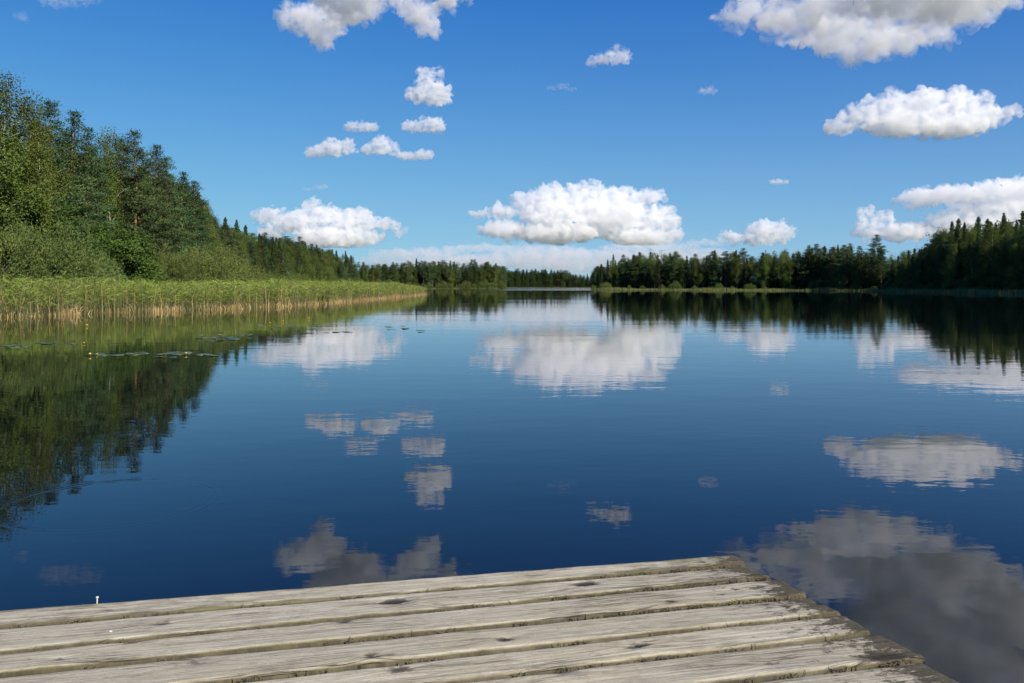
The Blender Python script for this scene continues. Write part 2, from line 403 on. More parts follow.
def leaves(name, C, L, Wd, D=None, droop=0.0, g=None):
    """diamond shaped leaf faces at C, half length L, half width Wd; D gives a preferred long axis"""
    g = g or rng; n = len(C)
    t = g.normal(size=(n, 3))
    if D is not None: t = t * 0.55 + D * 1.0
    t[:, 2] -= droop
    t /= np.linalg.norm(t, axis=1)[:, None]
    # blades face mostly outward and up, as foliage turns to the light
    zc = np.percentile(C[:, 2], 45); o = C * np.array([1, 1, .55]) - np.array([0, 0, .55 * zc]); o /= np.linalg.norm(o, axis=1)[:, None] + 1e-6
    o = o + np.array([0, 0, .45]) + g.normal(0, .55, (n, 3))
    u = np.cross(o, t); u /= np.linalg.norm(u, axis=1)[:, None] + 1e-6
    L = (L * g.uniform(0.7, 1.3, n))[:, None]; Wd = (Wd * g.uniform(0.7, 1.3, n))[:, None]
    V = np.stack([C - t * L, C + u * Wd, C + t * L, C - u * Wd], 1).reshape(-1, 3)
    return np_mesh(name, V, np.arange(4 * n).reshape(n, 4))

def bent(p0, p1, g, wob, n=8):
    s = np.linspace(0, 1, n)[:, None]
    P = np.asarray(p0) * (1 - s) + np.asarray(p1) * s
    w = g.normal(0, wob, (n, 3)) * np.sin(s * np.pi) ; w[:, 2] = 0
    return P + w

def make_pine(seed, Hh=18.0, bare=0.32, spread=2.9, point=1.6):
    g = np.random.default_rng(seed); w = Wood(); C = []; D = []
    tr = bent((0, 0, -0.3), (g.normal(0, .3), g.normal(0, .3), Hh * 0.98), g, 0.12, 10)
    w.tube(tr, 0.20, 0.03, 8)
    z = Hh * bare
    while z < Hh * 0.985:
        f = (z / Hh - bare) / (1 - bare)
        R = spread * (min(1, 0.55 + f * 1.6) if f < 0.3 else (1 - ((f - 0.3) / 0.7) ** point) * 0.95 + 0.06)
        nb = g.integers(4, 7)
        a0 = g.uniform(0, 6.28)
        for b in range(nb):
            if g.uniform() < 0.12: continue
            a = a0 + b * 6.28 / nb + g.normal(0, 0.25); r = R * g.uniform(0.6, 1.15)
            up = 0.05 + 0.55 * f + g.normal(0, 0.12)
            base = np.array([np.interp(z, tr[:, 2], tr[:, 0]), np.interp(z, tr[:, 2], tr[:, 1]), z])
            tip = base + np.array([math.cos(a) * r, math.sin(a) * r, up * r])
            mid = (base + tip) / 2 + np.array([0, 0, -0.06 * r])
            w.tube([base, mid, tip], 0.028 * (1.15 - f), 0.008, 4)
            nc = max(2, int(r * 4.2))
            for q in range(nc):
                s = g.uniform(0.38, 1.0) ** 0.8
                c = base + (tip - base) * s + np.array([g.normal(0, .16 * r * s), g.normal(0, .16 * r * s), g.normal(0.06, .10)])
                m = int(24 * g.uniform(0.6, 1.3))
                C.append(c + g.normal(size=(m, 3)) * np.array([.30, .30, .13])); 
                dd = g.normal(size=(m, 3)) * 0.6 + np.array([math.cos(a), math.sin(a), 0.5]); D.append(dd)
        z += Hh * g.uniform(0.024, 0.04)
    return (w.mesh('pine_trunk'), leaves('pine_crown', np.concatenate(C), .15, .045, np.concatenate(D), g=g))

def make_spruce(seed, Hh=18.0, R=2.3, low=0.04):
    g = np.random.default_rng(seed); w = Wood(); C = []; D = []
    w.tube(bent((0, 0, -0.3), (0, 0, Hh), g, 0.05, 8), 0.19, 0.015, 7)
    z = Hh * low
    while z < Hh * 0.99:
        f = z / Hh
        Rz = R * (1 - f) ** 0.82 * g.uniform(0.8, 1.12) + 0.12
        nb = g.integers(5, 8); a0 = g.uniform(0, 6.28)
        for b in range(nb):
            a = a0 + b * 6.28 / nb + g.normal(0, 0.2); r = Rz * g.uniform(0.55, 1.15)
            dr = -0.42 * (1 - f) + 0.25 * f + g.normal(0, .08)
            dirh = np.array([math.cos(a), math.sin(a), 0])
            n = int(10 + r * 26)
            s = g.uniform(0.12, 1, n) ** 0.75
            side = np.array([-math.sin(a), math.cos(a), 0])
            P = np.array([0, 0, z]) + dirh * (s * r)[:, None] + side * (g.normal(0, 0.16, n) * (0.3 + r * 0.5) * (1.1 - s * 0.6))[:, None]
            P[:, 2] += dr * s * r + 0.22 * r * s ** 3 - np.abs(g.normal(0, 0.13, n))
            C.append(P); D.append(np.tile(dirh * 0.7 + np.array([0, 0, -0.5]), (n, 1)))
        z += Hh * g.uniform(0.014, 0.024)
    return (w.mesh('spruce_trunk'), leaves('spruce_crown', np.concatenate(C), .19, .06, np.concatenate(D), g=g))

def make_broadleaf(seed, Hh=18.0, R=3.1, low=0.14, droop=0.5, n_limbs=46, leaf=(.085, .055), top=1.5, per=190, slim=1.0, trunk_r=0.17):
    g = np.random.default_rng(seed); w = Wood(); C = []
    tr = bent((0, 0, -0.3), (g.normal(0, .5), g.normal(0, .5), Hh * 0.97), g, 0.22, 10)
    w.tube(tr, trunk_r, 0.02, 8)
    for i in range(n_limbs):
        f = low + (0.97 - low) * ((i + g.uniform(0, 1)) / n_limbs)
        z = f * Hh; q = (f - low) / (1 - low)
        Rz = R * (math.sin(math.pi * min(1, 0.16 + 0.84 * q) ** 0.85) ** 0.75 + 0.10) * g.uniform(0.55, 1.15) * slim
        a = i * 2.4 + g.normal(0, 0.4)
        zb = max(Hh * 0.1, z - Rz * 0.75)
        base = np.array([np.interp(zb, tr[:, 2], tr[:, 0]), np.interp(zb, tr[:, 2], tr[:, 1]), zb])
        tip = np.array([base[0] + math.cos(a) * Rz, base[1] + math.sin(a) * Rz, z + Rz * 0.18])
        mid = (base + tip) / 2 + np.array([0, 0, 0.16 * Rz])
        w.tube([base, mid, tip], 0.05 * (1.2 - q), 0.01, 4)
        nc = int(2 + Rz * 2.2)
        for k in range(nc):
            s = g.uniform(0.3, 1.05)
            c = (1 - s) ** 2 * base + 2 * s * (1 - s) * mid + s * s * tip + g.normal(0, 0.28, 3)
            m = int(per * 0.45 * g.uniform(0.5, 1.4))
            C.append(c + g.normal(size=(m, 3)) * np.array([.36, .36, .36 + .3 * droop]) - np.array([0, 0, .3 * droop]))
    return (w.mesh('broadleaf_trunk'), leaves('broadleaf_crown', np.concatenate(C), leaf[0], leaf[1], droop=droop, g=g))

def make_shrub(seed, R=4.0, Hh=5.0, n=420, per=70, leaf=(.10, .034)):
    """dome of many shoots fanning out from the ground"""
    g = np.random.default_rng(seed); w = Wood(); C = []; D = []
    ph = g.uniform(0, 6.28, 3)
    for i in range(n):
        a = g.uniform(0, 6.28); e = math.acos(g.uniform(0.02, 1)) ; rr = g.uniform(0.55, 1.0) ** 0.5
        lump = 1 + 0.13 * math.sin(a * 3 + ph[0]) + 0.1 * math.sin(e * 5 + a * 2 + ph[1]) + g.normal(0, 0.04)
        tip = np.array([math.cos(a) * math.sin(e) * R, math.sin(a) * math.sin(e) * R, math.cos(e) * Hh]) * rr * lump
        tip[2] = max(tip[2], 0.25)
        if i % 6 == 0:
            b = np.array([g.normal(0, R * .12), g.normal(0, R * .12), -0.2])
            w.tube([b, (b + tip) / 2 + np.array([0, 0, .12 * Hh]), tip], 0.05, 0.01, 4)
        m = int(per * g.uniform(0.6, 1.4))
        out = tip / (np.linalg.norm(tip) + 1e-6)
        s = g.normal(0, 0.32, (m, 1))
        C.append(tip + out * s + g.normal(size=(m, 3)) * 0.2); D.append(np.tile(out + np.array([0, 0, .25]), (m, 1)))
    C = np.concatenate(C); C[:, 2] = np.maximum(C[:, 2], 0.02)
    return (w.mesh('shrub_stems'), leaves('shrub_crown', C, leaf[0], leaf[1], np.concatenate(D), g=g))

KIND = {
    'pine': dict(name='pine_tree', mats=(B_PINE, M_PINE), H=18.0, v=[make_pine(11), make_pine(12, bare=.22, spread=3.3, point=1.0), make_pine(13, bare=.14, spread=3.4, point=0.9), make_pine(14, bare=.45, spread=2.6)]),
    'spruce': dict(name='spruce_tree', mats=(B_SPRUCE, M_SPRUCE), H=18.0, v=[make_spruce(21), make_spruce(22, R=2.0), make_spruce(23, R=2.6)]),
    'birch': dict(name='birch_tree', mats=(B_BIRCH, M_BIRCH), H=18.0, v=[make_broadleaf(31), make_broadleaf(32, R=2.7, droop=.7), make_broadleaf(33, R=3.5, low=.1), make_broadleaf(34, R=2.3, low=.2)]),
    'alder': dict(name='alder_tree', mats=(B_SHRUB, M_ALDER), H=9.0, v=[make_broadleaf(41, Hh=9, R=2.9, low=.05, droop=.1, n_limbs=40, top=1.2, leaf=(.11, .085), trunk_r=.1)]),
    'willow': dict(name='willow_shrub', mats=(B_SHRUB, M_WILLOW), H=5.0, v=[make_shrub(51), make_shrub(52, R=3.4), make_shrub(53, R=4.4)]),
}
tree_count = {}
def plant(kind, x, y, h, label, group=None, variant=None, wide=1.0, z=None, rz=None):
    K = KIND[kind]
    i = random.randrange(len(K['v'])) if variant is None else variant
    s = h / K['H']
    if z is None: z = float(ground_z(np.array([[x, y]]))[0])
    z = max(z, 0.0)
    r = empty(K['name'], (x, y, z), random.uniform(0, 6.283) if rz is None else rz, (s * wide, s * wide, s))
    tag(r, label, 'shrub' if kind == 'willow' else 'tree', group)
    tm, cm = K['v'][i]
    link_mesh('stems' if kind == 'willow' else 'trunk', tm, [K['mats'][0]], r)
    link_mesh('crown', cm, [K['mats'][1]], r)
    tree_count[kind] = tree_count.get(kind, 0) + 1
    return r

TOPS = [(-60, 40), (0, 74), (12, 82), (30, 101), (37, 114), (47, 114), (57, 108), (71, 124), (85, 138), (93, 145), (107, 127), (114, 140), (122, 143), (136, 143), (150, 155), (166, 163), (180, 179),
        (190, 183), (205, 203), (216, 221), (237, 223), (250, 231), (267, 235), (287, 235), (300, 239), (312, 245), (337, 251), (352, 255), (361, 262), (372, 263), (407, 260), (425, 260),
        (450, 260), (490, 261), (503, 265), (505, 268), (565, 269), (575, 274), (593, 275), (594, 268), (599, 260), (616, 255), (640, 250), (665, 250), (682, 251), (703, 255), (713, 249), (735, 248), (752, 250), (775, 248),
        (794, 249), (808, 243), (828, 246), (838, 244), (848, 243), (870, 250), (890, 250), (913, 246), (930, 241), (938, 225), (951, 222), (970, 223), (987, 217), (1004, 213), (1018, 215), (1100, 205)]
def top_row(px): return float(np.interp(px, [a for a, b in TOPS], [b for a, b in TOPS]))
def fit_height(x, y, f=1.0, lo=7, hi=25):
    px = 512 + F * x / y
    return float(np.clip((EYE - 0.5 + (HY - top_row(px)) * y / F) * f, lo, hi))
def stand(px, depth, row):   # a named tree: where it stands and how tall
    x = (px - 512) / F * depth
    z = max(0, float(ground_z(np.array([[x, depth]]))[0]))
    return x, depth, EYE + (HY - row) * depth / F - z

# trees one can tell apart, along the near left shore
for kind, px, dep, row, var, wide, label in [
    ('birch', -26, 64, 50, 0, 1.1, 'tall birch cut off by the left edge of the picture, behind the willow'),
    ('birch', 3, 70, 74, 2, 1.1, 'tallest birch, at the left edge above the big rounded willow'),
    ('birch', 25, 74, 97, 0, 1.1, 'full crowned birch second along from the left edge of the forest'),
    ('birch', 39, 68, 138, 3, 0.9, 'slim light green birch with pale trunk in front of the darker pines'),
    ('pine', 50, 82, 110, 1, 0.95, 'tallest dark pine just past the birches above the big willow'),
    ('pine', 66, 85, 120, 2, 0.95, 'bushy dark pine between the tallest pine and a lower pine'),
    ('pine', 84, 92, 138, 2, 0.95, 'low bushy pine just before the pointed birch among the pines'),
    ('birch', 107, 94, 126, 3, 0.85, 'pointed light green birch standing up among the dark pines'),
    ('pine', 121, 104, 145, 1, 0.95, 'dark pine squeezed between the pointed birch and the orange trunked pine'),
    ('pine', 137, 97, 141, 0, 0.95, 'open topped pine with bare orange trunk showing halfway down'),
    ('pine', 152, 106, 154, 2, 0.95, 'bushy pine directly after the pine with the orange trunk'),
    ('pine', 167, 115, 163, 1, 0.95, 'round topped pine second after the pine with the orange trunk'),
    ('pine', 181, 127, 178, 2, 0.95, 'wide branched pine third after the pine with the orange trunk'),
    ('pine', 193, 138, 186, 1, 0.95, 'last tall pine before the forest edge steps down'),
    ('birch', 203, 150, 203, 1, 1.0, 'lower rounded birch at the step down of the forest edge'),
    ('alder', 64, 72, 208, 0, 1.0, 'bright green leafy alder behind the big rounded willow'),
    ('alder', 127, 84, 232, 0, 1.25, 'bright green leafy alder under the orange trunked pine'),
    ('alder', 100, 84, 226, 0, 1.1, 'dark green alder under the pointed birch'),
    ('alder', 8, 66, 190, 0, 1.2, 'dark leafy alder behind the willow at the left edge'),
    ('willow', 40, 61, 229, 2, 1.05, 'biggest rounded grey green willow shrub behind the reeds'),
    ('willow', -16, 56, 233, 0, 0.9, 'grey green willow shrub cut by the left edge of the picture'),
    ('willow', 84, 76, 246, 1, 0.95, 'smaller willow shrub leaning beside the biggest willow'),
    ('willow', 164, 92, 254, 0, 0.9, 'round olive willow shrub under the wide branched pines'),
    ('willow', 206, 108, 250, 2, 1.0, 'broad willow shrub under the last tall pine'),
    ('willow', 232, 128, 256, 1, 1.0, 'willow shrub where the forest edge steps down'),
    ('willow', 183, 104, 262, 1, 0.9, 'low willow shrub between the round olive one and the broad one'),
]:
    x, y, h = stand(px, dep, row)
    plant(kind, x, y, h * (1.06 if kind == 'pine' else 1.0), label, variant=var, wide=wide * (1.0 if kind != 'willow' else 1.0))

def far_mass(rowspecs):
    """the trees farther in, that fill the forest behind the ones one can tell apart"""
    parts = {}
    for pts, spacing, rows, mixv, side, widen in rowspecs:
        for off in rows:
            for p, d in along(pts, spacing):
                q = p + np.array([d[1], -d[0]]) * side * (off + random.uniform(-1.5, 1.5))
                k = pick(mixv); h = fit_height(q[0], q[1], random.uniform(.74, .97), 8, 23)
                parts.setdefault(k, []).append((q[0], q[1], h, random.uniform(1.0, 1.4) * widen))
    Vs, Qs, Ms, base = [], [], [], 0
    mats = []
    for k, items in parts.items():
        K = KIND[k]; mats.append(K['mats'][1])
        for (x, y, h, w) in items:
            me = K['v'][random.randrange(len(K['v']))][1]; n = len(me.vertices)
            co = np.empty(n * 3, np.float32); me.vertices.foreach_get('co', co); co = co.reshape(-1, 4, 3)
            take = rng.choice(len(co), 1400, replace=False); c = co[take]; mid = c.mean(1, keepdims=True); c = mid + (c - mid) * 2.5
            s = h / K['H']; a = rng.uniform(0, 6.28)
            R = np.array([[math.cos(a), -math.sin(a), 0], [math.sin(a), math.cos(a), 0], [0, 0, 1]])
            v = (c.reshape(-1, 3) @ R.T) * np.array([s * w, s * w, s]) + np.array([x, y, max(0, float(ground_z(np.array([[x, y]]))[0]))])
            Vs.append(v); Qs.append(base + np.arange(len(v)).reshape(-1, 4)); Ms.append(np.full(len(v) // 4, len(mats) - 1)); base += len(v)
        # the dark ground floor: low saplings between the trunks
    for pts, spacing, rows, mixv, side, widen in rowspecs:
        for p, d in along(pts, spacing * .55):
            for off in (rows[0] - 3, rows[0] + 2):
                q = p + np.array([d[1], -d[0]]) * side * off
                n = 260; c = rng.normal(0, 1, (n, 3)) * np.array([1.5, 1.5, 1.0]) + np.array([q[0], q[1], 1.9]); c[:, 2] = np.abs(c[:, 2] - .2) + .2
                tt = rng.normal(size=(n, 3)); tt /= np.linalg.norm(tt, axis=1)[:, None]; u = np.cross(tt, rng.normal(size=(n, 3))); u /= np.linalg.norm(u, axis=1)[:, None]
                v = np.stack([c - tt * .34, c + u * .2, c + tt * .34, c - u * .2], 1).reshape(-1, 3)
                Vs.append(v); Qs.append(base + np.arange(len(v)).reshape(-1, 4)); Ms.append(np.full(n, 0)); base += len(v)
    me = np_mesh('background_forest', np.concatenate(Vs), np.concatenate(Qs), matidx=np.concatenate(Ms))
    for m in mats: me.materials.append(m)
    tag(link_mesh('background_forest', me), 'deeper forest filling in behind the front trees all round the lake', kind='stuff')

def along(pts, spacing, jit=0.3):
    pts = np.array(pts, float); seg = np.hypot(*np.diff(pts, axis=0).T); cum = np.concatenate([[0], np.cumsum(seg)])
    s = 0.0
    while s < cum[-1]:
        q = s + random.uniform(-jit, jit) * spacing
        p = np.array([np.interp(q, cum, pts[:, 0]), np.interp(q, cum, pts[:, 1])])
        i = min(len(seg) - 1, max(0, int(np.searchsorted(cum, q) - 1)))
        d = (pts[i + 1] - pts[i]) / seg[i]
        yield p, d
        s += spacing

def pick(mix):
    r = random.random()
    for k, w in mix:
        if r < w: return k
        r -= w
    return mix[-1][0]

def belt(pts, spacing, rows, mix, place, side, first=(0.60, 0.98), back=(0.76, 1.05), lo=6, hi=24, widen=1.0):
    """rows of single trees behind a shoreline; SIDE +1: land lies to the right of the walking direction"""
    for r, off in enumerate(rows):
        for p, d in along(pts, spacing * (1.0 if r == 0 else 1.15)):
            n = np.array([d[1], -d[0]]) * side
            q = p + n * (off + random.uniform(-1.2, 1.2))
            if q[1] < 20: continue
            k = pick(mix(q) if callable(mix) else mix)
            f = random.uniform(*(first if r == 0 else back))
            if k == 'birch': f *= 0.95
            if k == 'spruce': f *= 1.04
            h = fit_height(q[0], q[1], f, lo, hi)
            w = random.uniform(1.05, 1.4) * widen
            plant(k, q[0], q[1], h, f'{dict(pine="dark pine", spruce="dark pointed spruce", birch="light green birch", alder="green alder")[k]} {place}',
                  {'pine': 'pines', 'spruce': 'spruces', 'birch': 'birches', 'alder': 'alders'}[k] + ' ' + place, wide=w)

NEAR = 'in the near forest behind the big pines and willows'
MID = 'in the receding forest wall beyond the reed bed'
FARL = 'on the low wooded point beyond the reeds'
GAP = 'on the far shore seen through the gap'
RIGHT = 'in the long forest across the water'
TALLR = 'in the tall shaded wood at the right edge'
belt([(-66, 60), (-55, 84), (-57, 104), (-64, 150)], 4.6, (0, 6), [('pine', .5), ('birch', .3), ('spruce', .2)], NEAR, -1, first=(.68, .90), back=(.76, .95))
belt([(-62, 160), (-70, 200), (-83, 270), (-90, 350), (-90, 430), (-86, 470)], 4.2, (0, 4, 8), lambda q: [('birch', .42), ('pine', .28), ('spruce', .30)], MID, -1)
belt([(-82, 482), (-55, 494), (-30, 503), (-6, 508)], 3.6, (0, 4, 8), [('pine', .5), ('birch', .35), ('spruce', .15)], FARL, -1, first=(.7, 1.0), widen=1.15)
belt([(-18, 905), (40, 912), (100, 912)], 3.8, (0, 4), [('spruce', .45), ('pine', .55)], GAP, -1, first=(.75, 1), lo=8, hi=22, widen=1.35)
belt([(35, 361), (37, 357), (78, 327), (110, 297), (119, 272)], 3.3, (0, 4, 8), lambda q: [('birch', .58), ('spruce', .10), ('pine', .32)] if q[0] < 75 else [('birch', .38), ('spruce', .17), ('pine', .45)], RIGHT, -1, first=(.72, 1.0))
belt([(118, 264), (115, 235), (113, 182), (116, 150)], 3.5, (0, 4, 9), [('spruce', .42), ('birch', .43), ('pine', .15)], TALLR, -1, first=(.7, .97))
far_mass([([(-66, 160), (-74, 200), (-87, 270), (-94, 350), (-94, 430), (-90, 474)], 5, (9, 14), [('pine', .4), ('birch', .3), ('spruce', .3)], -1, 1.1),
          ([(-92, 486), (-55, 494), (-30, 503), (-3, 508)], 4, (12, 17, 22), [('pine', .6), ('birch', .4)], -1, 1.2),
          ([(-18, 905), (40, 912), (100, 912)], 4, (8, 13, 18), [('pine', .5), ('spruce', .5)], -1, 1.3),
          ([(35, 362), (38, 357), (78, 327), (110, 297), (121, 268), (116, 225), (113, 182), (116, 150)], 3.6, (13, 18, 24), [('birch', .4), ('spruce', .35), ('pine', .25)], -1, 1.1)])
x, y, h = stand(878, 279, 234)
plant('pine', x, y, h, 'lone tall pine with bare trunk rising over the dark forest across the water', variant=3, wide=1.05)
x, y, h = stand(851, 289, 243); plant('pine', x, y, h, 'open pine standing just above the forest top beside the lone tall pine', variant=3)
x, y, h = stand(838, 296, 244); plant('spruce', x, y, h, 'narrow spruce tip beside the open pine across the water', variant=1)
# low shoots along the foot of the forest
for pts, sp, lab, grp, hh in [([(-58, 150), (-66, 195), (-79, 268), (-86, 350), (-86, 440), (-82, 474)], 6.5, 'willow shrub at the foot of the receding forest wall', 'willows at the foot of the receding forest', (3, 5.5)),
                         ([(-78, 478), (-50, 490), (-6, 503)], 4.2, 'willow shrub on the low wooded point beyond the reeds', 'willows on the low wooded point', (2.5, 4.5)),
                         ([(34, 354), (77, 323.5), (108, 293.5), (117, 268), (113, 236), (111, 182), (114, 150)], 7.5, 'willow shrub at the foot of the forest across the water', 'willows across the water', (1.4, 3.2))]:
    for p, d in along(pts, sp):
        plant('willow', p[0], p[1], random.uniform(*hh), lab, grp, wide=random.uniform(.8, 1.1))
open('/tmp/trees.txt', 'w').write(str(tree_count))
# ------------------------------------------------------------------ reeds, shore grass, water lilies
def blade_mat(name, stops, trans=0.3):
    m, nt, out = new_mat(name); t = NT(nt)
    g = t.n('ShaderNodeNewGeometry')
    big = t.noise(g.outputs['Position'], 0.35, 3.0, 0.6)
    f = t.math('ADD', t.math('MULTIPLY', g.outputs['Random Per Island'], 0.65), t.math('MULTIPLY', big, 0.45))
    c = t.ramp(f, stops)
    d = t.n('ShaderNodeBsdfPrincipled'); d.inputs['Roughness'].default_value = 0.55; d.inputs['Specular IOR Level'].default_value = 0.3
    t.l(c, d.inputs['Base Color'])
    tr = t.n('ShaderNodeBsdfTranslucent'); t.l(c, tr.inputs['Color'])
    mx = t.n('ShaderNodeMixShader'); mx.inputs[0].default_value = trans
    t.l(d.outputs[0], mx.inputs[1]); t.l(tr.outputs[0], mx.inputs[2]); t.l(mx.outputs[0], out.inputs['Surface'])
    return m
M_REED = blade_mat('reed_leaves', [(0.1, (0.15, 0.215, 0.030)), (0.45, (0.235, 0.325, 0.045)), (0.75, (0.305, 0.385, 0.065)), (1.0, (0.38, 0.37, 0.11))])
M_REEDSTEM = blade_mat('reed_stems', [(0.1, (0.10, 0.12, 0.04)), (0.6, (0.19, 0.19, 0.08)), (1.0, (0.33, 0.29, 0.15))], 0.1)
M_STRAW = blade_mat('dead_reed_straw', [(0.1, (0.24, 0.155, 0.055)), (0.5, (0.46, 0.32, 0.125)), (0.95, (0.62, 0.48, 0.23))], 0.1)
M_GRASS = blade_mat('shore_sedge', [(0.1, (0.07, 0.10, 0.03)), (0.5, (0.17, 0.20, 0.06)), (1.0, (0.33, 0.32, 0.13))])

def strips(P, nseg_w, cross=None):
    """P: (n, k, 3) centre lines, nseg_w: (n, k) half widths -> quads"""
    n, k, _ = P.shape
    d = P[:, -1] - P[:, 0]
    s = rng.normal(size=(n, 3)); s[:, 2] *= 0.2
    s -= (s * d).sum(1)[:, None] * d / ((d * d).sum(1)[:, None] + 1e-9)
    s /= np.linalg.norm(s, axis=1)[:, None]
    off = s[:, None] * nseg_w[..., None]
    V = np.stack([P - off, P + off], 2).reshape(n, k * 2, 3)
    I = np.arange(n)[:, None] * (k * 2) + np.arange(0, 2 * (k - 1), 2)[None]
    Q = np.stack([I, I + 1, I + 3, I + 2], -1).reshape(-1, 4)
    return V.reshape(-1, 3), Q

EDGE = np.array([(-36, 14), (-30, 30), (-25.6, 42.5), (-23.4, 49.5), (-19.9, 57), (-17.2, 69), (-16.6, 95), (-16.3, 124), (-16.8, 160), (-19.5, 176), (-27, 186)], float)

def edge_points(E, n, depth_fn, wig=1.0):
    seg = np.hypot(*np.diff(E, axis=0).T); cum = np.concatenate([[0], np.cumsum(seg)])
    s = rng.uniform(0, cum[-1], n)
    x = np.interp(s, cum, E[:, 0]); y = np.interp(s, cum, E[:, 1])
    dx = np.interp(s + .5, cum, E[:, 0]) - np.interp(s - .5, cum, E[:, 0]); dy = np.interp(s + .5, cum, E[:, 1]) - np.interp(s - .5, cum, E[:, 1])
    L = np.hypot(dx, dy) + 1e-9
    wave = wig * (0.55 * np.sin(s * 0.9) + 0.4 * np.sin(s * 2.3 + 1) + 0.25 * np.sin(s * 5.1 + 2))
    q = depth_fn(n) + wave
    return np.stack([x - dy / L * q, y + dx / L * q], 1), s       # to the left of the walking direction: the land side

def reed_bed():
    Vs, Qs, Ms = [], [], []; base = 0
    def add(V, Q, m):
        nonlocal base
        Vs.append(V); Qs.append(Q + base); Ms.append(np.full(len(Q), m)); base += len(V)
    # green reeds: dense front, thinner depth behind
    P1, s1 = edge_points(EDGE, 15000, lambda n: 0.15 + rng.exponential(1.7, n))
    P2, s2 = edge_points(EDGE, 21000, lambda n: rng.uniform(1.5, 24, n))
    P = np.concatenate([P1, P2]); n = len(P)
    keep = shore_distance(P) < 4; P = P[keep]; n = len(P)
    tall = 2.05 + 0.22 * np.sin(P[:, 0] * .35) * np.cos(P[:, 1] * .21)
    h = tall * rng.uniform(0.62, 1.16, n) * np.interp(P[:, 1], [125, 186], [1.0, .5])
    lean = rng.normal(0, 0.10, (n, 2)) + np.array([0.04, -0.02])
    z0 = np.maximum(ground_z(P), -0.25)
    k = 3; tt = np.linspace(0, 1, k)
    C = np.zeros((n, k, 3)); C[..., 0] = P[:, 0:1] + lean[:, 0:1] * tt ** 1.6 * h[:, None]; C[..., 1] = P[:, 1:2] + lean[:, 1:2] * tt ** 1.6 * h[:, None]; C[..., 2] = z0[:, None] + tt * (h - np.minimum(z0, 0) * 0)[:, None]
    V, Q = strips(C, np.tile([[0.008, 0.007, 0.004]], (n, 1))); add(V, Q, 1)
    for b in range(5):
        f = rng.uniform(0.40 if b < 4 else 0.8, 0.98, n)
        o = np.stack([P[:, 0] + lean[:, 0] * f ** 1.6 * h, P[:, 1] + lean[:, 1] * f ** 1.6 * h, z0 + f * h], 1)
        a = rng.uniform(0, 6.283, n); L = rng.uniform(0.28, 0.55, n)
        rise = rng.uniform(0.25, 0.95, n)
        d = np.stack([np.cos(a), np.sin(a), rise], 1)
        Cb = np.stack([o, o + d * (L * 0.55)[:, None], o + np.stack([np.cos(a) * 1.05, np.sin(a) * 1.05, rise * 0.62], 1) * L[:, None]], 1)
        V, Q = strips(Cb, np.tile([[0.006, 0.015, 0.002]], (n, 1))); add(V, Q, 0)
    # last year's bent straw along the waterline
    Pd, sd_ = edge_points(EDGE, 14000, lambda n: rng.normal(0.45, 0.45, n))
    kp = rng.uniform(0, 1, len(sd_)) < 0.45 + 0.5 * np.sin(sd_ * 0.37 + 1) * np.sin(sd_ * 1.31); Pd, sd_ = Pd[kp], sd_[kp]
    n = len(Pd); hd = rng.uniform(0.10, 0.62, n) * rng.uniform(.6, 1.1, n) * (0.75 + 0.35 * np.sin(sd_ * 1.7) * np.sin(sd_ * 0.6)); ld = rng.normal(0, 0.55, (n, 2))
    tt = np.array([0, .6, 1]); drop = np.array([0, .8, 1.0])
    C = np.zeros((n, 3, 3)); C[..., 0] = Pd[:, 0:1] + ld[:, 0:1] * tt ** 1.5 * hd[:, None]; C[..., 1] = Pd[:, 1:2] + ld[:, 1:2] * tt ** 1.5 * hd[:, None]; C[..., 2] = -0.1 + drop * (hd + 0.1)[:, None]
    V, Q = strips(C, np.tile([[0.011, 0.011, 0.006]], (n, 1))); add(V, Q, 2)
    # a few tall dry stalks from last year
    Pt, st_ = edge_points(EDGE, 900, lambda n: rng.exponential(1.2, n))
    n = len(Pt); ht = rng.uniform(1.0, 1.8, n); lt = rng.normal(0, 0.14, (n, 2)); tt = np.array([0, .5, 1])
    C = np.zeros((n, 3, 3)); C[..., 0] = Pt[:, 0:1] + lt[:, 0:1] * tt * ht[:, None]; C[..., 1] = Pt[:, 1:2] + lt[:, 1:2] * tt * ht[:, None]; C[..., 2] = -0.1 + tt * ht[:, None]
    V, Q = strips(C, np.tile([[0.011, 0.010, 0.008]], (n, 1))); add(V, Q, 2)
    me = np_mesh('reed_bed', np.concatenate(Vs), np.concatenate(Qs), matidx=np.concatenate(Ms))
    me.materials.append(M_REED); me.materials.append(M_REEDSTEM); me.materials.append(M_STRAW)
    o = link_mesh('reed_bed', me); tag(o, 'dense green reeds with straw coloured dead stalks along the waterline', kind='stuff')
reed_bed()

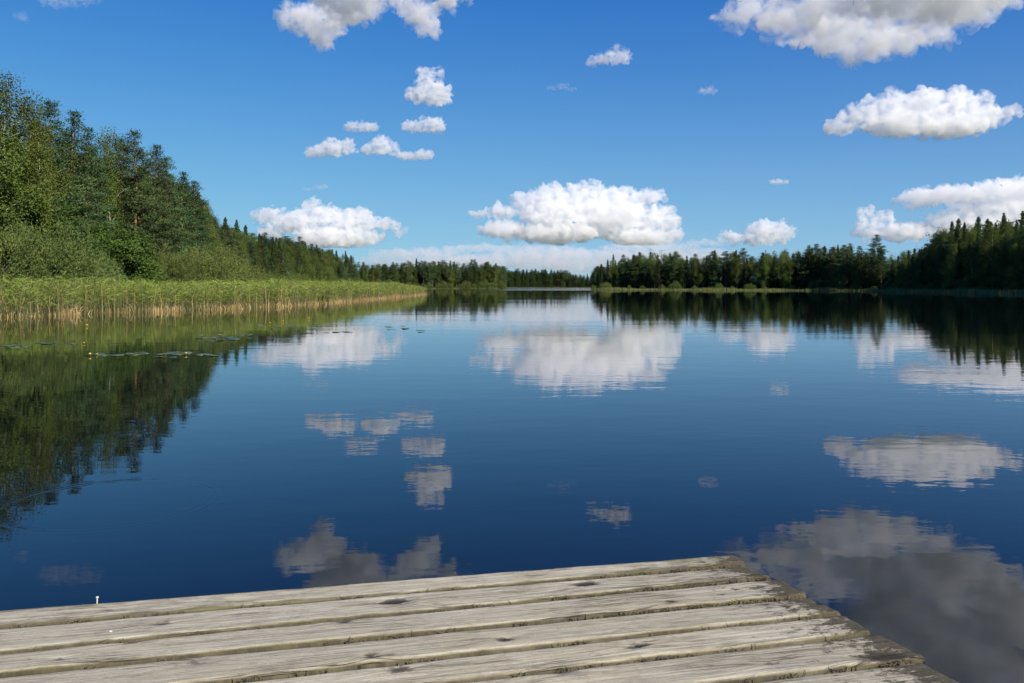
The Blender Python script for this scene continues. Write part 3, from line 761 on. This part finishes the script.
def sedge(name, label, E, n, width, hgt, w, side=1, lo=-0.4):
    P, s = edge_points(np.array(E, float)[::side], n, lambda k: rng.uniform(lo, width, k), 0.6)
    h = hgt * rng.uniform(0.5, 1.15, n) * (0.8 + 0.3 * np.sin(s * .21) * np.sin(s * .071 + 1)); l = rng.normal(0, 0.22, (n, 2))
    z0 = np.maximum(ground_z(P), -0.1); tt = np.array([0, .55, 1])
    C = np.zeros((n, 3, 3)); C[..., 0] = P[:, 0:1] + l[:, 0:1] * tt ** 1.6 * h[:, None]; C[..., 1] = P[:, 1:2] + l[:, 1:2] * tt ** 1.6 * h[:, None]; C[..., 2] = z0[:, None] + tt * h[:, None]
    V, Q = strips(C, np.tile([[w, w * .8, w * .2]], (n, 1)))
    o = link_mesh(name, np_mesh(name, V, Q), [M_GRASS]); tag(o, label, kind='stuff')
sedge('shore_grass', 'pale green sedge fringe at the foot of the forest across the water', [(35, 351), (77, 321), (108, 291), (115, 267), (111, 235), (108, 180), (111, 140)][::-1], 16000, 2.6, 1.15, 0.035, -1, -4.0)
sedge('meadow_grass', 'light green marsh grass on the low point beyond the reeds', [(-27, 186), (-44, 195), (-60, 232), (-75, 300), (-79, 400), (-77, 460), (-55, 483), (-30, 493), (-5, 499)], 16000, 7.0, 0.9, 0.035)

# lily pads: copies of three leaves, each floating on its own
def pad_mesh(name, seed):
    g = np.random.default_rng(seed); k = 18
    a = np.linspace(0.16, 6.283 - 0.16, k)
    r = 0.11 * (1 + 0.05 * np.sin(a * 3 + seed)) * np.where(np.abs(a - np.pi) < 2.4, 1.0, 1.08)
    ring = np.column_stack([np.cos(a) * r * 1.25, np.sin(a) * r, 0.004 + 0.004 * np.sin(a * 2 + seed) + g.uniform(0, .003, k)])
    V = np.concatenate([[(0.012, 0, 0.007)], ring, ring * 1.0 - np.array([0, 0, 0.004])])
    T = [(0, i, i + 1) for i in range(1, k)]
    Q = [(i, k + i, k + i + 1, i + 1) for i in range(1, k)]
    return np_mesh(name, V, Q, T, smooth=True)
m, nt, out = new_mat('lily_leaf'); t = NT(nt)
oi = t.n('ShaderNodeObjectInfo'); p = t.n('ShaderNodeBsdfPrincipled'); p.inputs['Roughness'].default_value = 0.32
t.l(t.ramp(oi.outputs['Random'], [(0.0, (0.05, 0.08, 0.025)), (0.6, (0.08, 0.12, 0.04)), (1.0, (0.13, 0.14, 0.05))]), p.inputs['Base Color']); t.l(p.outputs[0], out.inputs['Surface'])
M_PAD = m
PADS = [pad_mesh('lily_pad', s) for s in (1, 2, 3)]
n_pads = 0
def pads(x0, x1, y, sy, n, where):
    global n_pads
    for i in range(int(n * .7)):
        c = px_water(random.uniform(x0, x1), y + random.gauss(0, sy))
        o = link_mesh('lily_pad', PADS[n_pads % 3], [M_PAD])
        o.location = (c.x, c.y, 0.002 + 0.0007 * (n_pads % 9)); o.rotation_euler = (random.gauss(0, .03), random.gauss(0, .03), random.uniform(0, 6.28))
        s = random.uniform(0.75, 1.3); o.scale = (s, s, 1)
        tag(o, f'lily pad floating {where}', 'lily pad', f'lily pads {where}')
        n_pads += 1
pads(0, 36, 346, .5, 16, 'in the thin streak at the left edge below the reeds')
pads(38, 74, 343.5, .4, 12, 'in the thin streak at the left edge below the reeds')
pads(88, 120, 355, .7, 18, 'in the short streak below the yellow flower with the pad')
pads(128, 216, 354.5, 1.2, 42, 'in the longest streak under the dark reflection')
pads(200, 256, 337, 2.2, 36, 'in the patch where dark reflection meets sky')
pads(255, 330, 327, 2.5, 26, 'in the loose scatter off the reed edge')
pads(385, 425, 328.5, 2.0, 12, 'in the small patch over the cloud reflection')
pads(330, 352, 332, .8, 6, 'in the small patch over the cloud reflection')

def lily_flower():
    g = np.random.default_rng(3); V = []; Q = []
    for i in range(6):
        a = i * 1.047; n0 = len(V)
        for s, (r, z, w) in enumerate([(0.006, 0.0, 0.010), (0.030, 0.014, 0.022), (0.034, 0.036, 0.019), (0.020, 0.052, 0.006)]):
            for q in (-1, 1):
                V.append((math.cos(a) * r - math.sin(a) * w * q, math.sin(a) * r + math.cos(a) * w * q, 0.05 + z))
        for s in range(3): Q.append((n0 + 2 * s, n0 + 2 * s + 1, n0 + 2 * s + 3, n0 + 2 * s + 2))
    pet = np_mesh('lily_petals', V, Q, smooth=True)
    w = Wood(); w.tube([(0, 0, -0.1), (0.004, 0, 0), (0, 0, 0.055)], 0.006, 0.006, 6)
    c = Wood(); c.tube([(0, 0, 0.05), (0, 0, 0.07), (0, 0, 0.08)], 0.016, 0.012, 8)
    return pet, w.mesh('lily_stalk'), c.mesh('lily_heart')
def plain(name, col, rough=0.5):
    m, nt, out = new_mat(name); t = NT(nt); p = t.n('ShaderNodeBsdfPrincipled'); tc = t.n('ShaderNodeTexCoord')
    t.l(t.ramp(t.noise(tc.outputs['Object'], 40.0, 3.0), [(0.3, tuple(c * .75 for c in col)), (0.7, col)]), p.inputs['Base Color'])
    p.inputs['Roughness'].default_value = rough; t.l(p.outputs[0], out.inputs['Surface']); return m
M_YEL, M_STALK = plain('yellow_petal', (0.85, 0.55, 0.02)), plain('lily_stalk', (0.07, 0.12, 0.03))
FL = lily_flower()
for px, py, s, lab in [(87, 326.5, 1.7, 'largest yellow water lily, alone close to the straw edge of the reeds'), (64, 325, 1.1, 'small yellow water lily beside the largest one near the straw edge'),
                    (84, 344, 1.0, 'tiny pale yellow water lily over the dark reflection below the largest one'), (90, 356, 1.4, 'yellow water lily at the start of the short streak of pads'),
                    (97, 355.3, 0.9, 'second smaller yellow water lily on the short streak of pads'), (186, 355, 1.2, 'yellow water lily in the longest streak of pads'),
                    (270, 324, 1.4, 'yellow water lily in the loose scatter of pads off the reeds'), (283, 322, 1.3, 'yellow water lily a little beyond the first one off the reeds'),
                    (309, 319, 1.5, 'yellow water lily farthest out along the reed edge')]:
    c = px_water(px, py); s *= 0.52; r = empty('water_lily', (c.x, c.y, 0), random.uniform(0, 6), (s, s, s)); tag(r, lab, 'flower')
    link_mesh('petals', FL[0], [M_YEL], r); link_mesh('stalk', FL[1], [M_STALK], r); link_mesh('heart', FL[2], [M_YEL], r)
# ------------------------------------------------------------------ the dock
DZ = 0.45                     # height of the walking surface over the water
GL = [((-1.829, 3.036), (0.960, 3.660)), ((-1.728, 2.869), (0.985, 3.519)), ((-1.609, 2.671), (1.053, 3.364)), ((-1.5145, 2.514), (1.102, 3.163)),
      ((-1.45, 2.315), (1.166, 2.989)), ((-1.40, 2.160), (1.208, 2.817)), ((-1.35, 1.980), (1.285, 2.628)), ((-1.30, 1.800), (1.345, 2.445)), ((-1.25, 1.615), (1.40, 2.255))]
for i in range(19):
    l, r = GL[-1]; GL.append(((l[0] + .045, l[1] - .183), (r[0] + .052, r[1] - .180)))
XL = -4.2                     # where the planks end on the far left
ANG = 0.24                    # planks run at this angle to the picture plane

# knots, as they lie on the boards: picture position, half length, half width (m), darkness
KN = [(162, 624, .05, .020, .7), (135, 641, .07, .025, .8), (195, 664, .06, .03, .6), (344, 622, .04, .018, .8), (395, 602, .085, .032, 1.0), (374, 657, .04, .018, .9), (586, 584, .075, .030, 1.0),
      (671, 602, .045, .022, .8), (505, 640, .035, .022, .9), (400, 669, .06, .03, .8), (640, 646, .06, .024, .9), (370, 656, .03, .02, .8), (883, 656, .10, .05, 1.0), (820, 603, .05, .02, .8), (240, 600, .09, .02, .5), (705, 566, .06, .02, .6), (560, 672, .06, .03, .6), (775, 664, .05, .025, .6), (60, 660, .05, .02, .6)]

def dock_point(px, py):
    d = (EYE - DZ) * F / (py - HY); return (px - 512) / F * d, d

root = empty('wooden_dock', (0, 0, 0))
tag(root, 'old grey weathered plank dock reaching into the lake at the bottom', 'dock')

def build_deck():
    Vs, Qs, A = [], [], {k: [] for k in ('knot', 'moss', 'tip', 'rnd', 'gu', 'gv', 'side')}; base = 0
    kn = [(*dock_point(x, y), a, b, s) for x, y, a, b, s in KN]
    ca, sa = math.cos(ANG), math.sin(ANG)
    for i in range(len(GL) - 1):
        (l0, r0), (l1, r1) = GL[i], GL[i + 1]
        fine = i < 8
        nx, ny = (560, 22) if fine else (60, 8)
        def ext(l, r, x): s = (x - l[0]) / (r[0] - l[0]); return l[1] + (r[1] - l[1]) * s
        endj = rng.normal(0, 0.016)
        rnd = rng.uniform()
        gap = 0.0132
        # cross section: down the far face, over the top, down the near face
        v = np.linspace(0, 1, ny)
        sec_v = np.concatenate([[0, 0, 0], v, [1, 1, 1]]); sec_z = np.concatenate([[-.045, -.028, -.012], np.zeros(ny), [-.012, -.028, -.045]])
        K = len(sec_v)
        u = np.linspace(0, 1, nx)
        uu = np.concatenate([u, [1, 1, 1]]); dz_end = np.concatenate([np.zeros(nx), [-.012, -.028, -.045]])
        U, VV = np.meshgrid(uu, sec_v, indexing='ij'); ZZ = np.tile(sec_z, (len(uu), 1))
        ZZ = np.minimum(ZZ, dz_end[:, None])
        xr = np.interp(VV, [0, 1], [r0[0], r1[0]]) - 0.004 + endj
        # ragged end grain
        xr = xr + np.interp(VV, np.linspace(0, 1, 9), rng.normal(0, 0.0035, 9))
        X = XL + U * (xr - XL)
        ya = l0[1] + (r0[1] - l0[1]) * (X - l0[0]) / (r0[0] - l0[0]); yb = l1[1] + (r1[1] - l1[1]) * (X - l1[0]) / (r1[0] - l1[0])
        wid = np.abs(ya - yb)
        # wandering edges
        xs = np.linspace(XL, 1.6, 90)
        e0 = np.interp(X, xs, np.convolve(rng.normal(0, .0045, 92), np.ones(3) / 3, 'valid')); e1 = np.interp(X, xs, np.convolve(rng.normal(0, .0045, 92), np.ones(3) / 3, 'valid'))
        fa = gap / wid + e0 / wid; fb = 1 - gap / wid + e1 / wid
        W_ = fa + (fb - fa) * VV
        Y = ya + (yb - ya) * W_
        de = np.minimum(VV, 1 - VV) * wid                                            # distance to the nearest long edge
        dend = np.clip(xr - X, 0, None)
        rd = 0.016
        Z = DZ + ZZ - np.where(ZZ > -0.001, 0.009 * np.clip(1 - de / rd, 0, 1) ** 2, 0.006) - np.where((ZZ > -.001) & (dend < .012), 0.003 * (1 - dend / .012) ** 2, 0)
        # cupping, twist and slight height steps between boards
        tilt = rng.normal(0, 0.0012); lift = rng.normal(0, 0.0012)
        Z += tilt * (VV - .5) * 2 + lift + 0.0010 * ((VV - .5) * 2) ** 2 + 0.0015 * np.sin(X * 1.3 + rnd * 9)
        fl = np.column_stack([X.ravel(), Y.ravel(), Z.ravel()])
        k = np.zeros(len(fl)); gu = X * ca + Y * sa; gv = -X * sa + Y * ca
        gu = gu.ravel(); gv = gv.ravel().copy()
        if fine:
            for (kx, ky, a, b, s) in kn:
                dx = fl[:, 0] - kx; dy = fl[:, 1] - ky
                du = dx * ca + dy * sa; dv = -dx * sa + dy * ca
                inside = (ky - np.interp(kx, [l0[0], r0[0]], [l0[1], r0[1]])) * (ky - np.interp(kx, [l1[0], r1[0]], [l1[1], r1[1]])) < 0
                if not inside: continue
                q = np.exp(-((du / a) ** 2 + (dv / b) ** 2)); q2 = np.exp(-((du / (a * 2.2)) ** 2 + (dv / (b * 1.8)) ** 2))
                k = np.maximum(k, q * s)
                gv += np.sign(dv) * b * 0.8 * q2
                fl[:, 2] -= 0.004 * q * s - 0.0035 * (q2 - q)
            for j in range(len(fl) if False else 0): pass
        I = base + np.arange(len(uu) * K).reshape(len(uu), K)
        Qs.append(np.stack([I[:-1, :-1], I[:-1, 1:], I[1:, 1:], I[1:, :-1]], -1).reshape(-1, 4)[:, ::-1]); Vs.append(fl); base += len(fl)
        A['knot'].append(k); A['rnd'].append(np.full(len(fl), rnd)); A['gu'].append(gu + rnd * 17); A['gv'].append(gv)
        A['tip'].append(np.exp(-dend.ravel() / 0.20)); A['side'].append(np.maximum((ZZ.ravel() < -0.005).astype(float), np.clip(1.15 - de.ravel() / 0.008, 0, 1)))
        A['moss'].append(np.exp(-de.ravel() / 0.016) * (1.0 if i in (0, 1, 2) else .75) + (0.48 * np.exp(-(fl[:, 0] - 0.75) ** 2 / 0.12) if i in (0, 1) else 0) + (0.22 + .28 * np.exp(-(fl[:, 0] + 1.3) ** 2 / 0.5) if i == 0 else 0))
    me = np_mesh('dock_deck', np.concatenate(Vs), np.concatenate(Qs), smooth=True)
    for nme, vals in A.items():
        at = me.attributes.new(nme, 'FLOAT', 'POINT'); at.data.foreach_set('value', np.concatenate(vals).astype(np.float32))
    # --- weathered wood
    m, nt, out = new_mat('weathered_wood'); t = NT(nt)
    def attr(n): nd = t.n('ShaderNodeAttribute'); nd.attribute_name = n; return nd.outputs['Fac']
    cmb = t.n('ShaderNodeCombineXYZ'); t.l(attr('gu'), cmb.inputs[0]); t.l(attr('gv'), cmb.inputs[1]); t.l(t.math('MULTIPLY', attr('rnd'), 13.0), cmb.inputs[2])
    G = cmb.outputs[0]
    g1 = t.noise(t.mapping(G, scale=(2.2, 60, 1)), 1.0, 6.0, 0.72, 0.5)          # long grain
    g2 = t.noise(t.mapping(G, scale=(5, 190, 1)), 1.0, 5.0, 0.75)                 # fine grain
    g3 = t.noise(t.mapping(G, scale=(1.2, 5, 1)), 1.0, 4.0, 0.6)                 # broad patches
    g4 = t.noise(t.mapping(G, scale=(14, 22, 1)), 1.0, 6.0, 0.7)                 # blotches
    g5 = t.noise(t.mapping(G, scale=(110, 160, 1)), 1.0, 3.0, 0.7)               # specks
    c = t.ramp(g1, [(0.24, (0.150, 0.126, 0.082)), (0.37, (0.385, 0.345, 0.245)), (0.55, (0.540, 0.495, 0.370)), (0.78, (0.670, 0.628, 0.495))])
    c = t.mix(t.maprange(g2, .50, .68, 0, .8), c, (0.170, 0.145, 0.108), 'MIX')
    c = t.mix(t.maprange(g3, .45, .75, 0, .35), c, (0.56, 0.46, 0.29))          # warm bare wood
    c = t.mix(t.math('MULTIPLY', t.maprange(g4, .52, .70, 0, 1), .42), c, (0.150, 0.128, 0.098))   # grey algae blotches
    c = t.mix(t.math('MULTIPLY', t.maprange(g5, .60, .72, 0, 1), .5), c, (0.10, 0.088, 0.07))
    hv = t.n('ShaderNodeHueSaturation'); t.l(c, hv.inputs['Color']); t.l(t.maprange(attr('rnd'), 0, 1, .86, 1.1), hv.inputs['Value']); c = hv.outputs[0]
    kn_ = t.math('ADD', attr('knot'), t.math('MULTIPLY', t.math('SUBTRACT', g4, .5), 2.2))
    c = t.mix(t.math('MULTIPLY', t.maprange(kn_, .45, .62, 0, 1), t.math('MULTIPLY', attr('knot'), 1.2, clamp=True)), c, (0.050, 0.043, 0.034))
    # dark lichen creeping in from the cut ends
    tipf = t.math('ADD', attr('tip'), t.math('MULTIPLY', t.math('SUBTRACT', t.noise(t.mapping(G, scale=(14, 34, 1)), 1.0, 8.0, 0.82), .5), 3.4))
    c = t.mix(t.math('MULTIPLY', t.maprange(tipf, .46, .66, 0, 1), .9), c, t.mix(t.maprange(g5, .4, .6, 0, 1), (0.028, 0.024, 0.015), (0.074, 0.066, 0.036)))
    # moss and dirt along the joints
    mo = t.math('ADD', attr('moss'), t.math('MULTIPLY', t.math('SUBTRACT', t.noise(t.mapping(G, scale=(7, 28, 1)), 1.0, 5.0, 0.7), .55), 1.7))
    mc = t.ramp(t.noise(t.mapping(G, scale=(3, 8, 1)), 1.0, 3.0), [(0.40, (0.100, 0.080, 0.052)), (0.60, (0.125, 0.115, 0.050)), (0.75, (0.145, 0.145, 0.045))])
    c = t.mix(t.math('MULTIPLY', t.maprange(mo, .42, .85, 0, 1), .85), c, mc)
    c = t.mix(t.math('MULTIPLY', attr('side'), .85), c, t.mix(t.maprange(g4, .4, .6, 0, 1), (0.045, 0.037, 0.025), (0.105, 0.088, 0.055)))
    # splits along the grain
    sp = t.noise(t.mapping(G, scale=(2.2, 95, 1)), 1.0, 2.0, 0.5)
    crack = t.maprange(t.math('ABSOLUTE', t.math('SUBTRACT', sp, .5)), 0.0, .035, 0, 1)
    crmask = t.maprange(t.noise(t.mapping(G, scale=(2.5, 9, 1)), 1.0, 2.0), .5, .62, 0, 1)
    split = t.math('MULTIPLY', t.math('SUBTRACT', 1.0, crack), crmask)
    c = t.mix(t.math('MULTIPLY', split, .8), c, (0.055, 0.046, 0.034))
    p = t.n('ShaderNodeBsdfPrincipled'); p.inputs['Roughness'].default_value = 0.85; p.inputs['Specular IOR Level'].default_value = 0.2
    t.l(c, p.inputs['Base Color'])
    h = t.math('ADD', t.math('MULTIPLY', g1, .0075), t.math('MULTIPLY', g2, .0028))
    h = t.math('ADD', h, t.math('MULTIPLY', g4, .0022)); h = t.math('ADD', h, t.math('MULTIPLY', g5, .0011))
    h = t.math('SUBTRACT', h, t.math('MULTIPLY', t.math('MULTIPLY', t.math('SUBTRACT', 1.0, crack), crmask), .0060))
    h = t.math('ADD', h, t.math('MULTIPLY', t.maprange(mo, .4, .9, 0, 1), .002))
    b = t.n('ShaderNodeBump'); b.inputs['Strength'].default_value = 1.0; b.inputs['Distance'].default_value = 1.0
    t.l(h, b.inputs['Height']); t.l(b.outputs[0], p.inputs['Normal']); t.l(p.outputs[0], out.inputs['Surface'])
    link_mesh('deck', me, [m], root)
    return m
M_WOOD = build_deck()

# moss and packed dirt in the joints
def build_moss():
    V, Q = [], []
    n = 420
    for i in range(1, 9):
        l, r = GL[i]
        x = np.linspace(-3.0, r[0] - 0.03, n); y = l[1] + (r[1] - l[1]) * (x - l[0]) / (r[0] - l[0])
        hgt = -0.036 + np.convolve(rng.normal(0, .012, n + 6), np.ones(7) / 7, 'valid') + np.convolve(rng.normal(0, .004, n), [1], 'same') * .7
        rows = []
        for q, dz in ((-.017, -.012), (-.006, 0), (.005, .001), (.017, -.012)):
            rows.append(np.column_stack([x, y + q + rng.normal(0, .0012, n), np.minimum(DZ + hgt + dz + rng.normal(0, .002, n), DZ - .003)]))
        b = sum(len(a) for a in V); R = np.stack(rows, 1); I = b + np.arange(n * 4).reshape(n, 4)
        V.append(R.reshape(-1, 3)); Q.append(np.stack([I[:-1, :-1], I[1:, :-1], I[1:, 1:], I[:-1, 1:]], -1).reshape(-1, 4)[:, ::-1])
    # little tufts
    P = []
    for i in range(1, 8):
        l, r = GL[i]
        for c in range(34 if i < 4 else 16):
            x0 = random.uniform(-2.2, r[0] - .05) if random.random() < .6 else random.uniform(.2, r[0] - .05)
            for s in range(random.randint(5, 22)):
                x = x0 + random.gauss(0, .022); y = l[1] + (r[1] - l[1]) * (x - l[0]) / (r[0] - l[0]) + random.gauss(0, .005)
                hh = random.uniform(.006, .018); P.append([(x, y, DZ - .018), (x + random.gauss(0, .005), y + random.gauss(0, .005), DZ - .018 + hh), (x + random.gauss(0, .009), y + random.gauss(0, .009), DZ - .016 + hh * 1.25)])
    P = np.array(P); v, q = strips(P, np.tile([[.002, .0016, .0004]], (len(P), 1)))
    b = sum(len(a) for a in V); V.append(v); Q.append(q + b)
    m, nt, out = new_mat('joint_moss'); t = NT(nt); g = t.n('ShaderNodeNewGeometry'); p = t.n('ShaderNodeBsdfPrincipled'); p.inputs['Roughness'].default_value = 0.95
    f = t.noise(g.outputs['Position'], 5.0, 5.0, .7)
    t.l(t.ramp(f, [(.34, (.060, .048, .032)), (.48, (.12, .095, .055)), (.58, (.115, .115, .036)), (.72, (.17, .165, .05))]), p.inputs['Base Color'])
    t.l(p.outputs[0], out.inputs['Surface'])
    o = link_mesh('moss', np_mesh('dock_moss', np.concatenate(V), np.concatenate(Q), smooth=False), [m], root); tag(o, kind='stuff')
build_moss()

# timbers carrying the deck
def timber(a, b, w, h, name):
    a, b = Vector(a), Vector(b); d = (b - a).normalized(); s = d.cross(Vector((0, 0, 1)))
    s = (Vector((1, 0, 0)) if s.length < .01 else s.normalized()) * w / 2; u = s.cross(d).normalized() * h / 2
    bm = bmesh.new(); vs_ = [bm.verts.new(c + q * s + r * u) for c in (a, b) for q, r in ((-1, -1), (1, -1), (1, 1), (-1, 1))]
    for f in ((0, 1, 2, 3), (7, 6, 5, 4), (0, 4, 5, 1), (1, 5, 6, 2), (2, 6, 7, 3), (3, 7, 4, 0)): bm.faces.new([vs_[i] for i in f])
    bmesh.ops.recalc_face_normals(bm, faces=bm.faces); bmesh.ops.bevel(bm, geom=bm.edges[:], offset=.008, segments=2, affect='EDGES')
    me = bpy.data.meshes.new(name); bm.to_mesh(me); bm.free(); return me
M_BEAM = plain('wet_timber', (.15, .12, .085), .8)
for off in (0.22, 1.7, 3.3):
    a = (0.96 - off * .976, 3.60 - off * .224, DZ - .13); b = (a[0] + .29 * 4.6, a[1] - 4.6 * .957, DZ - .13)
    link_mesh('joist', timber(a, b, .07, .15, 'dock_joist'), [M_BEAM], root)
    for s in (.05, .6):
        q = Vector(a).lerp(Vector(b), s) + Vector((-.1, .02, 0))
        w = Wood(); w.tube([(q.x, q.y, -2.2), (q.x, q.y, -.5), (q.x, q.y, DZ - .06)], .075, .07, 14)
        link_mesh('post', w.mesh('dock_post'), [M_BEAM], root)

# small things on the dock
x, y = dock_point(97, 603)
w = Wood(); w.tube([(x, y, DZ - .012), (x + .0005, y, DZ + .012), (x + .001, y, DZ + .019)], .0026, .0026, 8); w.tube([(x + .001, y, DZ + .0195), (x + .001, y, DZ + .0215), (x + .001, y, DZ + .0235)], .0055, .0045, 10)
link_mesh('nail', w.mesh('dock_nail'), [plain('pale_nail', (.62, .60, .56), .5)], root)
x, y = dock_point(110.5, 632.5)
bm = bmesh.new(); bmesh.ops.create_icosphere(bm, subdivisions=2, radius=.005)
for v_ in bm.verts: v_.co = Vector((v_.co.x * 1.2, v_.co.y * .8, v_.co.z * .45)) * (1 + .25 * noise.noise(v_.co * 150))
me = bpy.data.meshes.new('pebble'); bm.to_mesh(me); bm.free()
pb = link_mesh('pebble', me, [plain('white_stone', (.72, .70, .66), .6)]); pb.location = (x, y, DZ + .004); tag(pb, 'tiny white pebble lying on the second plank of the dock', 'pebble')
